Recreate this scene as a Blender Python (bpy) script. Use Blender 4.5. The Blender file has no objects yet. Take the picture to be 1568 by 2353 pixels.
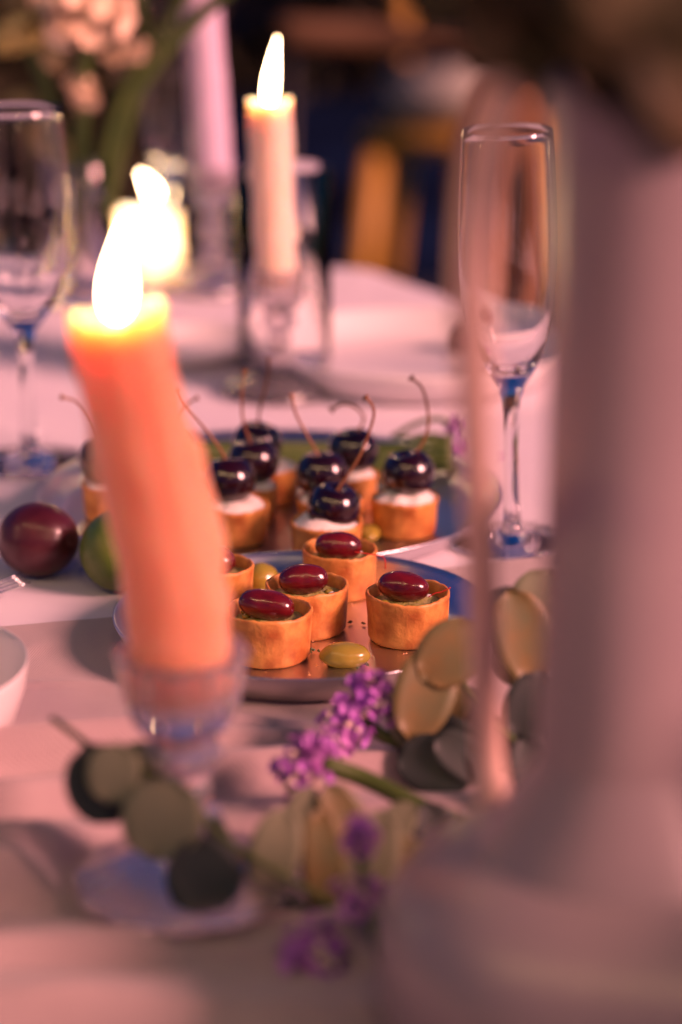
import bpy, bmesh, math, random
from mathutils import Vector, Matrix, noise
random.seed(7)
R = math.radians
S = bpy.context.scene
C = S.collection

# ---------------- camera, world, light, exposure ----------------
TZ = 0.75                     # table top height
PITCH, FPX = R(17.2), 5555.0
CAMH = TZ + 0.385
cam_d = bpy.data.cameras.new('camera'); cam = bpy.data.objects.new('camera', cam_d); C.objects.link(cam)
cam.location = (0, 0, CAMH); cam.rotation_euler = (R(90) - PITCH, 0, 0)
cam_d.sensor_fit = 'VERTICAL'; cam_d.sensor_height = 36; cam_d.lens = 85
cam_d.clip_start = .02; cam_d.clip_end = 500
cam_d.dof.use_dof = True; cam_d.dof.focus_distance = 1.085; cam_d.dof.aperture_fstop = 3.6
cam_d.dof.aperture_blades = 0
S.camera = cam
S.render.resolution_x = 682; S.render.resolution_y = 1024
W = bpy.data.worlds.new('World'); S.world = W; W.use_nodes = True
nt = W.node_tree
sky = nt.nodes.new('ShaderNodeTexSky'); sky.sky_type = 'NISHITA'; sky.sun_disc = False
sky.sun_elevation = R(1.5); sky.sun_rotation = R(116); sky.ozone_density = 6.0; sky.air_density = 1.0; sky.dust_density = .4
nt.links.new(sky.outputs[0], nt.nodes['Background'].inputs[0])
nt.nodes['Background'].inputs[1].default_value = 0.13
sd = bpy.data.lights.new('sun', 'SUN'); sd.energy = 3.9; sd.angle = R(18); sd.color = (1, .41, .37)
so = bpy.data.objects.new('sun', sd); C.objects.link(so)
sv = Vector((math.sin(R(116)) * math.cos(R(27)), math.cos(R(116)) * math.cos(R(27)), math.sin(R(27))))
so.rotation_euler = sv.to_track_quat('Z', 'Y').to_euler()
so.location = (3, -1, 4)
S.view_settings.view_transform = 'Standard'; S.view_settings.look = 'None'
S.view_settings.exposure = 0.82; S.view_settings.gamma = 1
S.view_settings.use_curve_mapping = False
S.render.engine = 'CYCLES'
cy = S.cycles
cy.max_bounces = 16; cy.transmission_bounces = 14; cy.glossy_bounces = 6; cy.transparent_max_bounces = 16
cy.sample_clamp_indirect = 6

# ---------------- helpers ----------------
FW = Vector((0, math.cos(PITCH), -math.sin(PITCH))); UP = Vector((0, math.sin(PITCH), math.cos(PITCH)))
def ray(x, y): return FW + Vector((1, 0, 0)) * ((x - 784) / FPX) - UP * ((y - 1176.5) / FPX)
def at(x, y, z=0.0):          # place on the plane z above the table top
    d = ray(x, y); t = (TZ + z - CAMH) / d.z
    return Vector((0, 0, CAMH)) + d * t
def dp(x, y, Y):              # place at distance Y in front
    d = ray(x, y); return Vector((0, 0, CAMH)) + d * (Y / d.y)

def tag(o, label=None, cat=None, group=None, kind=None):
    if label: o['label'] = label
    if cat: o['category'] = cat
    if group: o['group'] = group
    if kind: o['kind'] = kind
    return o
def empty(name, loc, label, cat, group=None, rz=0):
    o = bpy.data.objects.new(name, None); C.objects.link(o); o.location = loc; o.rotation_euler.z = rz
    o.empty_display_size = .02
    return tag(o, label, cat, group)
def link(name, me, mat, parent=None, smooth=True, loc=None):
    if mat and not me.materials: me.materials.append(mat)
    if smooth:
        for p in me.polygons: p.use_smooth = True
    o = bpy.data.objects.new(name, me); C.objects.link(o)
    if parent: o.parent = parent
    if loc is not None: o.location = loc
    return o
def mesh(name, vs, fs):
    me = bpy.data.meshes.new(name); me.from_pydata([tuple(v) for v in vs], [], fs); me.update(); return me
def lathe(prof, seg=32, mod=None):
    vs, fs, rings = [], [], []
    for i, (r, z) in enumerate(prof):
        if r < 1e-7: rings.append([len(vs)]); vs.append(Vector((0, 0, z)))
        else:
            ring = []
            for k in range(seg):
                a = 2 * math.pi * k / seg
                p = Vector((r * math.cos(a), r * math.sin(a), z))
                if mod: p = mod(p, a, i)
                ring.append(len(vs)); vs.append(p)
            rings.append(ring)
    for A, B in zip(rings, rings[1:]):
        for k in range(seg):
            l = (k + 1) % seg
            if len(A) == 1 and len(B) == 1: continue
            if len(A) == 1: fs.append((A[0], B[l], B[k]))
            elif len(B) == 1: fs.append((A[k], A[l], B[0]))
            else: fs.append((A[k], A[l], B[l], B[k]))
    me = mesh('lathe', vs, fs)
    bm = bmesh.new(); bm.from_mesh(me); bmesh.ops.recalc_face_normals(bm, faces=bm.faces); bm.to_mesh(me); bm.free()
    return me
def cr(pts, n=6):             # smooth curve through points
    pts = [Vector(p) for p in pts]; P = [pts[0] * 2 - pts[1]] + pts + [pts[-1] * 2 - pts[-2]]; out = []
    for i in range(1, len(P) - 2):
        a, b, c, d = P[i - 1:i + 3]
        for k in range(n):
            t = k / n
            out.append(.5 * ((2 * b) + (c - a) * t + (2 * a - 5 * b + 4 * c - d) * t * t + (3 * b - a - 3 * c + d) * t ** 3))
    out.append(pts[-1]); return out
def tube(pts, rad, seg=10, mod=None, vs=None, fs=None):
    own = vs is None
    if own: vs, fs = [], []
    n = len(pts); T0 = None; nrm = None; rings = []
    for i, p in enumerate(pts):
        t = (pts[min(i + 1, n - 1)] - pts[max(i - 1, 0)]).normalized()
        if nrm is None: nrm = t.orthogonal().normalized()
        else: nrm = (nrm - t * nrm.dot(t)).normalized()
        b = t.cross(nrm); r = rad(i / (n - 1)) if callable(rad) else rad
        ring = []
        for k in range(seg):
            a = 2 * math.pi * k / seg
            q = p + (nrm * math.cos(a) + b * math.sin(a)) * r
            if mod: q = mod(q, p, i / (n - 1))
            ring.append(len(vs)); vs.append(q)
        rings.append(ring)
    for A, B in zip(rings, rings[1:]):
        for k in range(seg):
            l = (k + 1) % seg; fs.append((A[k], A[l], B[l], B[k]))
    for ring, e, fl in ((rings[0], pts[0], 1), (rings[-1], pts[-1], 0)):
        c = len(vs); vs.append(Vector(e))
        for k in range(seg):
            l = (k + 1) % seg; fs.append((c, ring[l], ring[k]) if fl else (c, ring[k], ring[l]))
    if own: return mesh('tube', vs, fs)
def box(x0, x1, y0, y1, z0, z1, bev=0):
    bm = bmesh.new(); bmesh.ops.create_cube(bm, size=1)
    for v in bm.verts: v.co = Vector(((x0 + x1) / 2 + v.co.x * (x1 - x0), (y0 + y1) / 2 + v.co.y * (y1 - y0), (z0 + z1) / 2 + v.co.z * (z1 - z0)))
    if bev: bmesh.ops.bevel(bm, geom=bm.edges[:], offset=bev, segments=3, affect='EDGES')
    me = bpy.data.meshes.new('box'); bm.to_mesh(me); bm.free(); return me
def nz(p, s, seed=0): return noise.noise(Vector(p) * s + Vector((seed * 3.1, seed * 1.7, seed * .9)))

# ---------------- materials ----------------
def mat(name, col, rough=.5, metal=0, var=None, vscale=20, bump=0, bscale=200, **kw):
    m = bpy.data.materials.new(name); m.use_nodes = True; t = m.node_tree; b = t.nodes['Principled BSDF']
    b.inputs['Base Color'].default_value = (*col, 1); b.inputs['Roughness'].default_value = rough; b.inputs['Metallic'].default_value = metal
    tc = t.nodes.new('ShaderNodeTexCoord')
    if var:
        n = t.nodes.new('ShaderNodeTexNoise'); n.inputs['Scale'].default_value = vscale; n.inputs['Detail'].default_value = 6
        t.links.new(tc.outputs['Object'], n.inputs['Vector'])
        r = t.nodes.new('ShaderNodeValToRGB'); r.color_ramp.elements[0].position = .35; r.color_ramp.elements[1].position = .68
        r.color_ramp.elements[0].color = (*col, 1); r.color_ramp.elements[1].color = (*var, 1)
        t.links.new(n.outputs['Fac'], r.inputs[0]); t.links.new(r.outputs[0], b.inputs['Base Color'])
    if bump:
        n = t.nodes.new('ShaderNodeTexNoise'); n.inputs['Scale'].default_value = bscale; n.inputs['Detail'].default_value = 5
        t.links.new(tc.outputs['Object'], n.inputs['Vector'])
        bp = t.nodes.new('ShaderNodeBump'); bp.inputs['Strength'].default_value = bump; bp.inputs['Distance'].default_value = .001
        t.links.new(n.outputs['Fac'], bp.inputs['Height']); t.links.new(bp.outputs[0], b.inputs['Normal'])
    for k, v in kw.items(): b.inputs[k.replace('_', ' ')].default_value = v
    return m
def sss(m, w, rad, scale):
    b = m.node_tree.nodes['Principled BSDF']; b.inputs['Subsurface Weight'].default_value = w
    b.inputs['Subsurface Radius'].default_value = rad; b.inputs['Subsurface Scale'].default_value = scale; return m
def glass(name, col=(1, 1, 1), rough=0.0, ior=1.5):
    return mat(name, col, rough, Transmission_Weight=1.0, IOR=ior)
def emis(name, col, s):
    m = bpy.data.materials.new(name); m.use_nodes = True; t = m.node_tree; t.nodes.clear()
    e = t.nodes.new('ShaderNodeEmission'); e.inputs[0].default_value = (*col, 1); e.inputs[1].default_value = s
    o = t.nodes.new('ShaderNodeOutputMaterial'); t.links.new(e.outputs[0], o.inputs[0]); return m
def weave(name, col, var, sc, strength, rough=.9):
    m = mat(name, col, rough, var=var, vscale=6, Sheen_Weight=.3); t = m.node_tree; b = t.nodes['Principled BSDF']
    tc = t.nodes.new('ShaderNodeTexCoord'); mp = t.nodes.new('ShaderNodeMapping'); mp.inputs['Rotation'].default_value = (0, 0, R(12))
    t.links.new(tc.outputs['Object'], mp.inputs[0]); hs = []
    for d in ('X', 'Y'):
        w = t.nodes.new('ShaderNodeTexWave'); w.bands_direction = d; w.inputs['Scale'].default_value = sc
        w.inputs['Distortion'].default_value = 1.2; w.inputs['Detail'].default_value = 2; w.inputs['Detail Scale'].default_value = 3
        t.links.new(mp.outputs[0], w.inputs[0]); hs.append(w)
    a = t.nodes.new('ShaderNodeMath'); a.operation = 'MULTIPLY'
    t.links.new(hs[0].outputs['Fac'], a.inputs[0]); t.links.new(hs[1].outputs['Fac'], a.inputs[1])
    bp = t.nodes.new('ShaderNodeBump'); bp.inputs['Strength'].default_value = strength; bp.inputs['Distance'].default_value = .0006
    t.links.new(a.outputs[0], bp.inputs['Height']); t.links.new(bp.outputs[0], b.inputs['Normal']); return m
M = {}
M['cloth'] = weave('white_cotton', (.74, .68, .75), (.67, .62, .69), 420, .35)
M['linen'] = weave('sheer_linen', (.50, .385, .38), (.38, .29, .29), 300, .6)
M['crust'] = sss(mat('shortcrust', (.76, .36, .09), .5, var=(.40, .115, .022), vscale=95, bump=.8, bscale=210), .25, (1, .5, .2), .003)
M['cream'] = sss(mat('whipped_cream', (.85, .80, .74), .5, bump=.6, bscale=300), .4, (1, .8, .6), .003)
M['filling'] = mat('olive_cream', (.34, .33, .07), .4, var=(.50, .42, .20), vscale=260, bump=1, bscale=500)
M['olive'] = mat('red_olive', (.065, .004, .008), .2, var=(.16, .008, .014), vscale=90, bump=.45, bscale=190, Coat_Weight=.5, Coat_Roughness=.10)
M['green_olive'] = mat('green_olive', (.26, .24, .03), .25, var=(.36, .27, .04), vscale=70, Coat_Weight=.5)
M['cherry'] = mat('dark_cherry', (.007, .002, .005), .18, var=(.020, .002, .006), vscale=60, Coat_Weight=.8, Coat_Roughness=.04)
M['stem'] = mat('cherry_stem', (.22, .07, .03), .6, var=(.30, .14, .05), vscale=90)
M['saffron'] = mat('saffron', (.55, .02, .01), .5)
M['herb'] = mat('herb', (.05, .10, .02), .6)
def metal(name, col, rough, aniso=True):
    m = mat(name, col, rough, 1); t = m.node_tree; b = t.nodes['Principled BSDF']
    tc = t.nodes.new('ShaderNodeTexCoord'); sp = t.nodes.new('ShaderNodeVectorMath'); sp.operation = 'LENGTH'
    t.links.new(tc.outputs['Object'], sp.inputs[0])
    n = t.nodes.new('ShaderNodeTexNoise'); n.noise_dimensions = '1D'; n.inputs['Scale'].default_value = 1500; n.inputs['Detail'].default_value = 3
    t.links.new(sp.outputs['Value'], n.inputs['W'])
    bp = t.nodes.new('ShaderNodeBump'); bp.inputs['Strength'].default_value = .12; bp.inputs['Distance'].default_value = .0002
    t.links.new(n.outputs['Fac'], bp.inputs['Height']); t.links.new(bp.outputs[0], b.inputs['Normal']); return m
M['steel'] = metal('brushed_steel', (.72, .71, .74), .30)
M['fork'] = mat('polished_steel', (.8, .8, .8), .15, 1)
M['glass'] = glass('clear_glass')
M['crystal'] = mat('cut_crystal', (.95, .90, .92), .03, Transmission_Weight=.88, IOR=1.52)
M['crystal_foot'] = mat('cut_crystal_foot', (.99, .95, .93), .22, Transmission_Weight=.95, IOR=1.52)
M['water'] = glass('water', ior=1.33)
M['white'] = mat('glazed_white', (.78, .74, .72), .18, Coat_Weight=.3)
M['ewer'] = mat('matt_glaze', (.28, .225, .235), .34, var=(.24, .195, .205), vscale=8)
M['wax_coral'] = sss(mat('coral_wax', (.95, .40, .24), .38), 1.0, (1.0, .55, .30), .026)
M['wax_cream'] = sss(mat('ivory_wax', (.92, .72, .56), .4), 1.0, (1.0, .7, .45), .009)
M['wax_lilac'] = sss(mat('lilac_wax', (.66, .54, .68), .45), .5, (1, .7, .7), .005)
M['wax_white'] = sss(mat('white_wax', (.93, .86, .72), .45), 1.0, (1, .8, .5), .03)
M['wick'] = mat('wick', (.01, .01, .01), .9)
M['flame'] = emis('flame', (1, .62, .33), 34)
M['flame_base'] = emis('flame_base', (.12, .25, 1), .9)
M['plum'] = mat('plum_skin', (.035, .004, .010), .34, var=(.10, .018, .026), vscale=28, bump=.15, bscale=120, Coat_Weight=.15)
M['lime'] = mat('lime_skin', (.10, .17, .02), .4, var=(.16, .19, .03), vscale=40, bump=.4, bscale=300)
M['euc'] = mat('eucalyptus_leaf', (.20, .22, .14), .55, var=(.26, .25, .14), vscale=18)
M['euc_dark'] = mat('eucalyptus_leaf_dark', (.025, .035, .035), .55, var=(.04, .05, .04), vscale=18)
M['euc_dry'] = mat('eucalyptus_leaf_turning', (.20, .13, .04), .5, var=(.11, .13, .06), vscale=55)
M['green'] = mat('green_stem', (.05, .09, .012), .5, var=(.08, .12, .02), vscale=60)
M['purple'] = mat('statice_purple', (.60, .24, .62), .7, var=(.36, .11, .54), vscale=70)
M['floret'] = mat('statice_white', (.75, .62, .5), .7)
M['peach'] = mat('peach_petal', (.93, .78, .60), .7, var=(.90, .66, .46), vscale=35)
M['yellow'] = mat('yellow_petal', (.75, .60, .25), .7)
M['dark_leaf'] = mat('dark_foliage', (.030, .026, .006), .7, var=(.075, .042, .010), vscale=30)
M['wood'] = mat('yellow_wood', (.60, .34, .045), .5, var=(.50, .27, .04), vscale=14)
M['wood_brown'] = mat('brown_wood', (.14, .075, .03), .5, var=(.10, .05, .02), vscale=14)
M['wood_orange'] = mat('orange_wood', (.20, .095, .04), .45, var=(.14, .07, .03), vscale=12)
M['handle_lit'] = mat('handle_lit_tone', (.80, .56, .46), .5, var=(.72, .48, .38), vscale=60)  # jug handle: lit look put into the colour, lighter than the glaze
M['cushion'] = mat('beige_canvas', (.40, .40, .32), .9)
M['ground'] = mat('dusk_paving', (.003, .004, .010), .9, var=(.010, .022, .062), vscale=1.3, Specular_IOR_Level=.0)
M['hedge'] = mat('hedge_leaf', (.012, .018, .006), .7, var=(.05, .035, .008), vscale=2)
M['bark'] = mat('bark', (.03, .015, .008), .9)
M['bulb'] = emis('warm_bulb', (1, .60, .28), 130)
M['black'] = mat('black_cable', (.01, .01, .01), .6)

# ---------------- the setting ----------------
g = link('ground', mesh('ground', [(-60, -60, 0), (60, -60, 0), (60, 60, 0), (-60, 60, 0)], [(0, 1, 2, 3)]), M['ground'], smooth=False); tag(g, kind='structure')

# table with cloth
corner = [(-1.25, 1.82), (.012, 1.93), (.95, .34), (.75, -.50), (-1.25, -.50)]
def rounded(poly, r, n=10):
    out = []
    for i in range(len(poly)):
        a, b, c = (Vector(poly[j % len(poly)]) for j in (i - 1, i, i + 1))
        p, q = b + (a - b).normalized() * r, b + (c - b).normalized() * r
        for k in range(n + 1):
            t = k / n; out.append((1 - t) ** 2 * p + 2 * t * (1 - t) * b + t * t * q)
    return out
def resample(pl, step):
    out = []
    for i in range(len(pl)):
        a, b = pl[i], pl[(i + 1) % len(pl)]; n = max(1, int((b - a).length / step))
        out += [a.lerp(b, k / n) for k in range(n)]
    return out
outline = resample(rounded(corner, .05), .02)
cen = Vector((-.1, .75))
tbl = empty('dining_table', (cen.x, cen.y, 0), 'long dining table standing under the white tablecloth', 'table')
link('table_top', (lambda: (lambda n: mesh('tt', [(p.x - cen.x, p.y - cen.y, z) for z in (.715, .744) for p in [cen.lerp(q, .985) for q in outline]],
     [tuple(range(n)), tuple(range(2 * n - 1, n - 1, -1))] + [(i, (i + 1) % n, n + (i + 1) % n, n + i) for i in range(n)]))(len(outline)))(), M['wood_brown'], tbl, smooth=False)
for lx, ly in ((-1.0, 1.55), (.0, 1.65), (.62, .35), (.6, -.3), (-1.0, -.3)):
    link('leg', box(lx - cen.x - .03, lx - cen.x + .03, ly - cen.y - .03, ly - cen.y + .03, 0, .715), M['wood_brown'], tbl, smooth=False)
def cloth_z(x, y):
    cz = max(0, 1 - abs(nz((x, y, 0), 5, 40)) * 4) ** 3
    return .0013 * cz + .0012 * nz((x, y, 0), 7, 1) + .0006 * nz((x, y, 0), 22, 2)
vs, fs = [], []; K = 70; n = len(outline)
for k in range(1, K + 1):
    for q in outline:
        p = cen.lerp(q, k / K); vs.append(Vector((p.x, p.y, TZ + cloth_z(p.x, p.y) - (.004 if k == K else 0))))
drop = 14
for k in range(1, drop + 1):
    s = 0
    for i, q in enumerate(outline):
        prev = outline[i - 1]; s += (q - prev).length
        d = (q - cen).normalized(); w = min(1, k / 5)
        o = .012 + w * (.022 * math.sin(s * 34 + 2 * math.sin(s * 5)) + .012 * math.sin(s * 71)) + .004 * k
        p = q + d * o; vs.append(Vector((p.x, p.y, TZ - .01 - .52 * k / drop)))
for k in range(K + drop - 1):
    for i in range(n):
        j = (i + 1) % n; fs.append((k * n + i, k * n + j, (k + 1) * n + j, (k + 1) * n + i))
c0 = len(vs); vs.append(Vector((cen.x, cen.y, TZ + cloth_z(*cen))))
for i in range(n): fs.append((c0, i, (i + 1) % n)[::1])
me = mesh('cloth', vs, fs)
tc_ = link('tablecloth', me, M['cloth']); tag(tc_, 'white cotton tablecloth spread over the whole table, hanging at its far corner', 'tablecloth')

# linen runner with folds in the foreground
PC = at(702, 1406, .018)      # centre of the front plate (rim plane)
def edge_y(x): return 1.118 + .39 * x + .006 * math.sin(x * 22)
folds = [(.925, .30, .0065, .013), (.898, .16, .006, .010), (.868, .26, .010, .014), (.835, .34, .007, .012), (.79, .20, .009, .018), (.735, .3, .009, .016), (.68, .1, .010, .02)]
def run_z(x, y):
    dpl = math.hypot(x - PC.x, y - PC.y); m = min(1, max(0, (dpl - .078) / .05)); m = m * m * (3 - 2 * m)
    far = min(1, max(0, (edge_y(x) - y) / .12)); m2 = max(m * far, .0)
    z = 0
    for i, (y0, sl, h, w) in enumerate(folds):
        c = y0 + sl * x + .014 * nz((x, i, 0), 6, i)
        amp = 2.5 * h * (.55 + .9 * abs(nz((x, i * 2, 0), 5, i + 9)))
        d_ = y - c; z += amp * math.exp(-(abs(d_) / (w * (.38 if d_ < 0 else 1.7))) ** 1.6)
    z += .0020 * (1 + nz((x, y, 0), 18, 5))
    dh = math.hypot(x + .0515, y - .775); k_ = min(1, max(0, (dh - .038) / .03)); m2 *= k_ * k_ * (3 - 2 * k_)
    m2 *= .30 + .70 / (1 + math.exp((x + .015) / .02))
    cz = max(0, 1 - abs(nz((x + .02 * nz((x, y, 0), 8, 31), y * 1.6, 0), 13, 30)) * 3.2) ** 3; z += .0030 * cz * (1 if m2 > 0 else 0)
    return .0022 + z * m2 + .0006 * (1 + nz((x, y, 0), 40, 3))
vs, fs = [], []; NX, NY = 260, 260
for j in range(NY + 1):
    for i in range(NX + 1):
        x = -.55 + 1.0 * i / NX; e = edge_y(x); y = e + (.30 - e) * (j / NY)
        z = run_z(x, y)
        if j == 0: z = .0002
        vs.append(Vector((x, y, TZ + z)))
for j in range(NY):
    for i in range(NX):
        a = j * (NX + 1) + i; fs.append((a, a + 1, a + NX + 2, a + NX + 1)[::-1])
me = mesh('runner', vs, fs)
o = link('linen_runner', me, M['linen']); md = o.modifiers.new('th', 'SOLIDIFY'); md.thickness = .0008
tag(o, 'rumpled dusty pink linen runner with folds across the near half of the table', 'table runner')

# ---------------- plates ----------------
def plate(name, c, rad, h, mt, label, cat, flat=.78, thick=.0022, group=None):
    e = empty(name, c, label, cat, group)
    f = rad * flat
    prof = [(0, .0022), (f, .0022), (f + (rad - f) * .45, .004 + h * .12), (rad * .975, h * .82), (rad * .992, h * .985), (rad, h), (rad * 1.006, h * .985), (rad * 1.004, h * .93),
            (rad * .985, h * .72), (f + (rad - f) * .45, .0022), (f, 0.0), (0, 0.0)]
    sm = []
    for k in range(len(prof) - 1):
        sm.append(prof[k])
    sm.append(prof[-1])
    o = link('dish', lathe(sm, 128), mt, e); return e
pcb = Vector((PC.x, PC.y, TZ + .003))
plate('steel_plate', pcb, .0865, .016, M['steel'], 'smaller brushed steel plate in front, holding the tartlets topped with red olives', 'plate', .80)
CP = at(610, 1130, .012)
cpb = Vector((CP.x + .002, 1.238, TZ + .0015))
plate('steel_plate', cpb, .1235, .013, M['steel'], 'larger steel plate behind, holding the tartlets topped with dark cherries', 'plate', .86)
c = at(960, 815, .012); plate('white_plate', (c.x, c.y, TZ + .001), .103, .021, M['white'], 'deep white ceramic plate beyond the cherry tartlets, beside the champagne flute', 'plate', .82)
c = at(440, 800, .006); plate('white_plate', (c.x, c.y, TZ + .001), .05, .012, M['white'], 'small white side plate behind the coral candle', 'plate', .7)
c = at(-300, 1640, .02); plate('white_bowl', (c.x, c.y, TZ + .004), .064, .038, M['white'], 'white glazed bowl cut off by the left edge of the photo', 'bowl', .75)

# ---------------- tartlets ----------------
def crust(seed, r=.019, h=.0225):
    def mod(p, a, i):
        k = 1 + .022 * nz((math.cos(a), math.sin(a), p.z * 60), 1.6, seed) + .010 * nz((math.cos(a) * 3, math.sin(a) * 3, p.z * 200), 1.7, seed + 4)
        z = p.z + (.0011 * nz((math.cos(a), math.sin(a), 0), 1.5, seed + 2) + .0006 * nz((math.cos(a) * 5, math.sin(a) * 5, p.x * 300), 1.5, seed)) * (p.z / h)
        return Vector((p.x * k, p.y * k, z))
    pr = [(0, 0), (r * .80, 0), (r * .88, .0006), (r * .925, .0022), (r * .94, .006), (r * .955, .011), (r * .97, .016), (r * .985, h - .003), (r * 1.0, h - .0012), (r * .992, h - .0002),
          (r * .965, h + .0002), (r * .93, h), (r * .915, h - .0012), (r * .905, h - .004), (r * .89, .013), (0, .013)]
    return lathe(pr, 56, mod)
def mound(seed, r, z0, hh, rough, sc=220):
    vs, fs = [], []; K, Sg = 14, 40
    vs.append(Vector((0, 0, z0 + hh)))
    for k in range(1, K + 1):
        for s in range(Sg):
            a = 2 * math.pi * s / Sg; q = k / K; rr = r * q
            x, y = rr * math.cos(a), rr * math.sin(a)
            z = z0 + hh * (1 - q ** 3) + rough * (nz((x, y, 0), sc, seed) + .6 * abs(nz((x, y, 0), sc * 2.2, seed + 3))) * (1 - .3 * q)
            vs.append(Vector((x, y, z)))
    for s in range(Sg): fs.append((0, 1 + s, 1 + (s + 1) % Sg))
    for k in range(K - 1):
        for s in range(Sg):
            a, b = 1 + k * Sg + s, 1 + k * Sg + (s + 1) % Sg; fs.append((a, a + Sg, b + Sg, b))
    return mesh('mound', vs, fs)
def olive_mesh(L, Rr, seed, hole=False):
    pr = []; N = 18
    for i in range(N + 1):
        t = math.pi * i / N; r = Rr * math.sin(t) ** .88; z = -L * math.cos(t)
        if hole and i >= N - 1: continue
        pr.append((max(0, r) if 0 < i < N else 0, z))
    if hole: pr += [(Rr * .20, L * .93), (Rr * .17, L * .80), (0, L * .78)]
    def mod(p, a, i):
        k = 1 + .06 * nz(p, 130, seed) + .02 * nz(p, 420, seed); return Vector((p.x * k, p.y * k, p.z))
    me = lathe(pr, 32, mod)
    me.transform(Matrix.Rotation(R(90), 4, 'Y')); return me
OL = [ # left, right, bottom pixel of the tartlet; olive offset and turn; label
 (688, 873, 1390, (.000, -.001), 4, 'olive tartlet at the back of the front plate, a saffron strand over its right rim'),
 (607, 802, 1477, (-.001, .001), 176, 'olive tartlet in the middle of the front plate, between the back and the front one'),
 (841, 1037, 1497, (-.0015, .002), -14, 'olive tartlet on the right side of the front plate, beside the eucalyptus leaf'),
 (518, 716, 1541, (-.0005, .001), -14, 'nearest olive tartlet, its pitted olive showing the hole, next to the coral candle'),
 (398, 585, 1430, (.0, .0), 10, 'olive tartlet half hidden behind the coral candle'),
]
for i, (x0, x1, yb, (ox, oy), rz, lab) in enumerate(OL):
    fr = at((x0 + x1) / 2, yb, .0052); rr = .0188
    e = empty('olive_tartlet', (fr.x, fr.y + rr * .93, TZ + .0052), lab, 'tartlet', 'tartlets topped with olives on the front plate')
    link('crust', crust(i * 7 + 1, rr * (x1 - x0) / 192), M['crust'], e)
    link('filling', mound(i, .0167, .0165, .0022, .0011), M['filling'], e)
    L, Rr = (.0112, .0071)
    if i == 3: L, Rr = .0128, .0071
    ol = link('olive', olive_mesh(L, Rr, i + 3, hole=(i == 3)), M['olive'], e)
    ol.location = (ox - .0005, oy - .0015, .0245); ol.rotation_euler = (R(20 * i), R(5 if i % 2 else 4), R(rz))
    ol.rotation_euler.x = random.uniform(0, 6); ol.scale = ((1, 1, 1), (1.02, .96, 1.04), (1.05, 1.05, .98), (1, 1, 1), (.93, 1.05, 1))[i]
    # capers / cream specks in the filling
    for k in range(5):
        a = random.uniform(0, 6.28); q = random.uniform(.010, .014)
        bm = bmesh.new(); bmesh.ops.create_icosphere(bm, subdivisions=2, radius=random.uniform(.0014, .0024))
        me = bpy.data.meshes.new('bit'); bm.to_mesh(me); bm.free()
        b_ = link('topping', me, M['cream'] if k % 3 == 0 else M['green_olive'], e, loc=(q * math.cos(a), q * math.sin(a), .0188)); b_.scale = (1, .8, .6)
def strand(pts, r, m, parent=None, name='saffron_strand', inv=None):
    me = tube(cr(pts, 5), lambda t: r * (1 - .5 * t), 6); return link(name, me, m, parent)
for (pp, lab) in ((((815, 1268), (840, 1272), (868, 1276), (884, 1284), (886, 1308)), 'thin red saffron strand drooping over the rim of the back olive tartlet'),
                  (((985, 1372), (1000, 1363), (1015, 1360), (1036, 1350)), 'thin red saffron strand on the right olive tartlet, pointing outwards')):
    Y = at(pp[0][0], 1390 if pp[0][0] < 900 else 1480, .005).y + .004
    pts = [dp(x, y, Y - .010) for x, y in pp]
    base = pts[0].copy(); me = tube([p - base for p in cr(pts, 5)], .00028, 6)
    o = link('saffron_strand', me, M['saffron'], loc=base); tag(o, lab, 'saffron strand')

def cherry_mesh(r, seed):
    pr = []; N = 22
    for i in range(N + 1):
        t = math.pi * i / N
        rr = r * math.sin(t) * (1.0 + .05 * math.cos(t)); z = -r * .98 * math.cos(t)
        if t > 2.2: z -= r * .42 * ((t - 2.2) / (math.pi - 2.2)) ** 2
        pr.append((rr if 0 < i < N else 0, z))
    def mod(p, a, i):
        k = 1 - .035 * math.exp(-((abs(a - 4.4)) / .35) ** 2) + .012 * nz(p, 60, seed)
        return Vector((p.x * k, p.y * k, p.z))
    return lathe(pr, 40, mod)
CH = [ # tart l, r, bottom, cherry cx, cy, stem pixel points, label
 (462, 617, 1263, 527, 1108, [(521, 1068), (505, 1030), (462, 975), (420, 930), (402, 898)], 'cherry tartlet nearest the coral candle, its long stem leaning left'),
 (497, 638, 1214, 582, 1062, [(572, 1018), (560, 970), (556, 910), (562, 850)], 'cherry tartlet second from the left front, its stem standing straight up'),
 (548, 688, 1170, 592, 1022, [(594, 985), (598, 940), (615, 870), (618, 822)], 'farthest cherry tartlet on the left, cream showing right of its cherry'),
 (682, 838, 1248, 741, 1102, [(714, 1064), (706, 1000), (680, 950), (670, 905)], 'cherry tartlet hidden behind the front middle one, stem bent left'),
 (667, 832, 1306, 768, 1164, [(795, 1118), (825, 1050), (856, 970), (857, 935), (840, 912)], 'front middle cherry tartlet just behind the olive tartlets, stem leaning right'),
 (722, 868, 1188, 811, 1040, [(832, 1000), (836, 965), (820, 938), (790, 928), (762, 942)], 'farthest cherry tartlet in the middle, its stem curled over like a hook'),
 (853, 1008, 1246, 939, 1095, [(940, 1058), (975, 1010), (985, 960), (972, 895), (945, 868)], 'rightmost cherry tartlet, standing apart with its stem curving left'),
 (186, 325, 1208, 240, 1058, [(234, 1015), (212, 965), (180, 925), (140, 912)], 'leftmost cherry tartlet, mostly behind the coral candle'),
 (330, 470, 1190, 388, 1040, [(388, 1005), (398, 970), (420, 935), (456, 913)], 'cherry tartlet entirely behind the coral candle, only its stem tip showing'),
]
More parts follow.
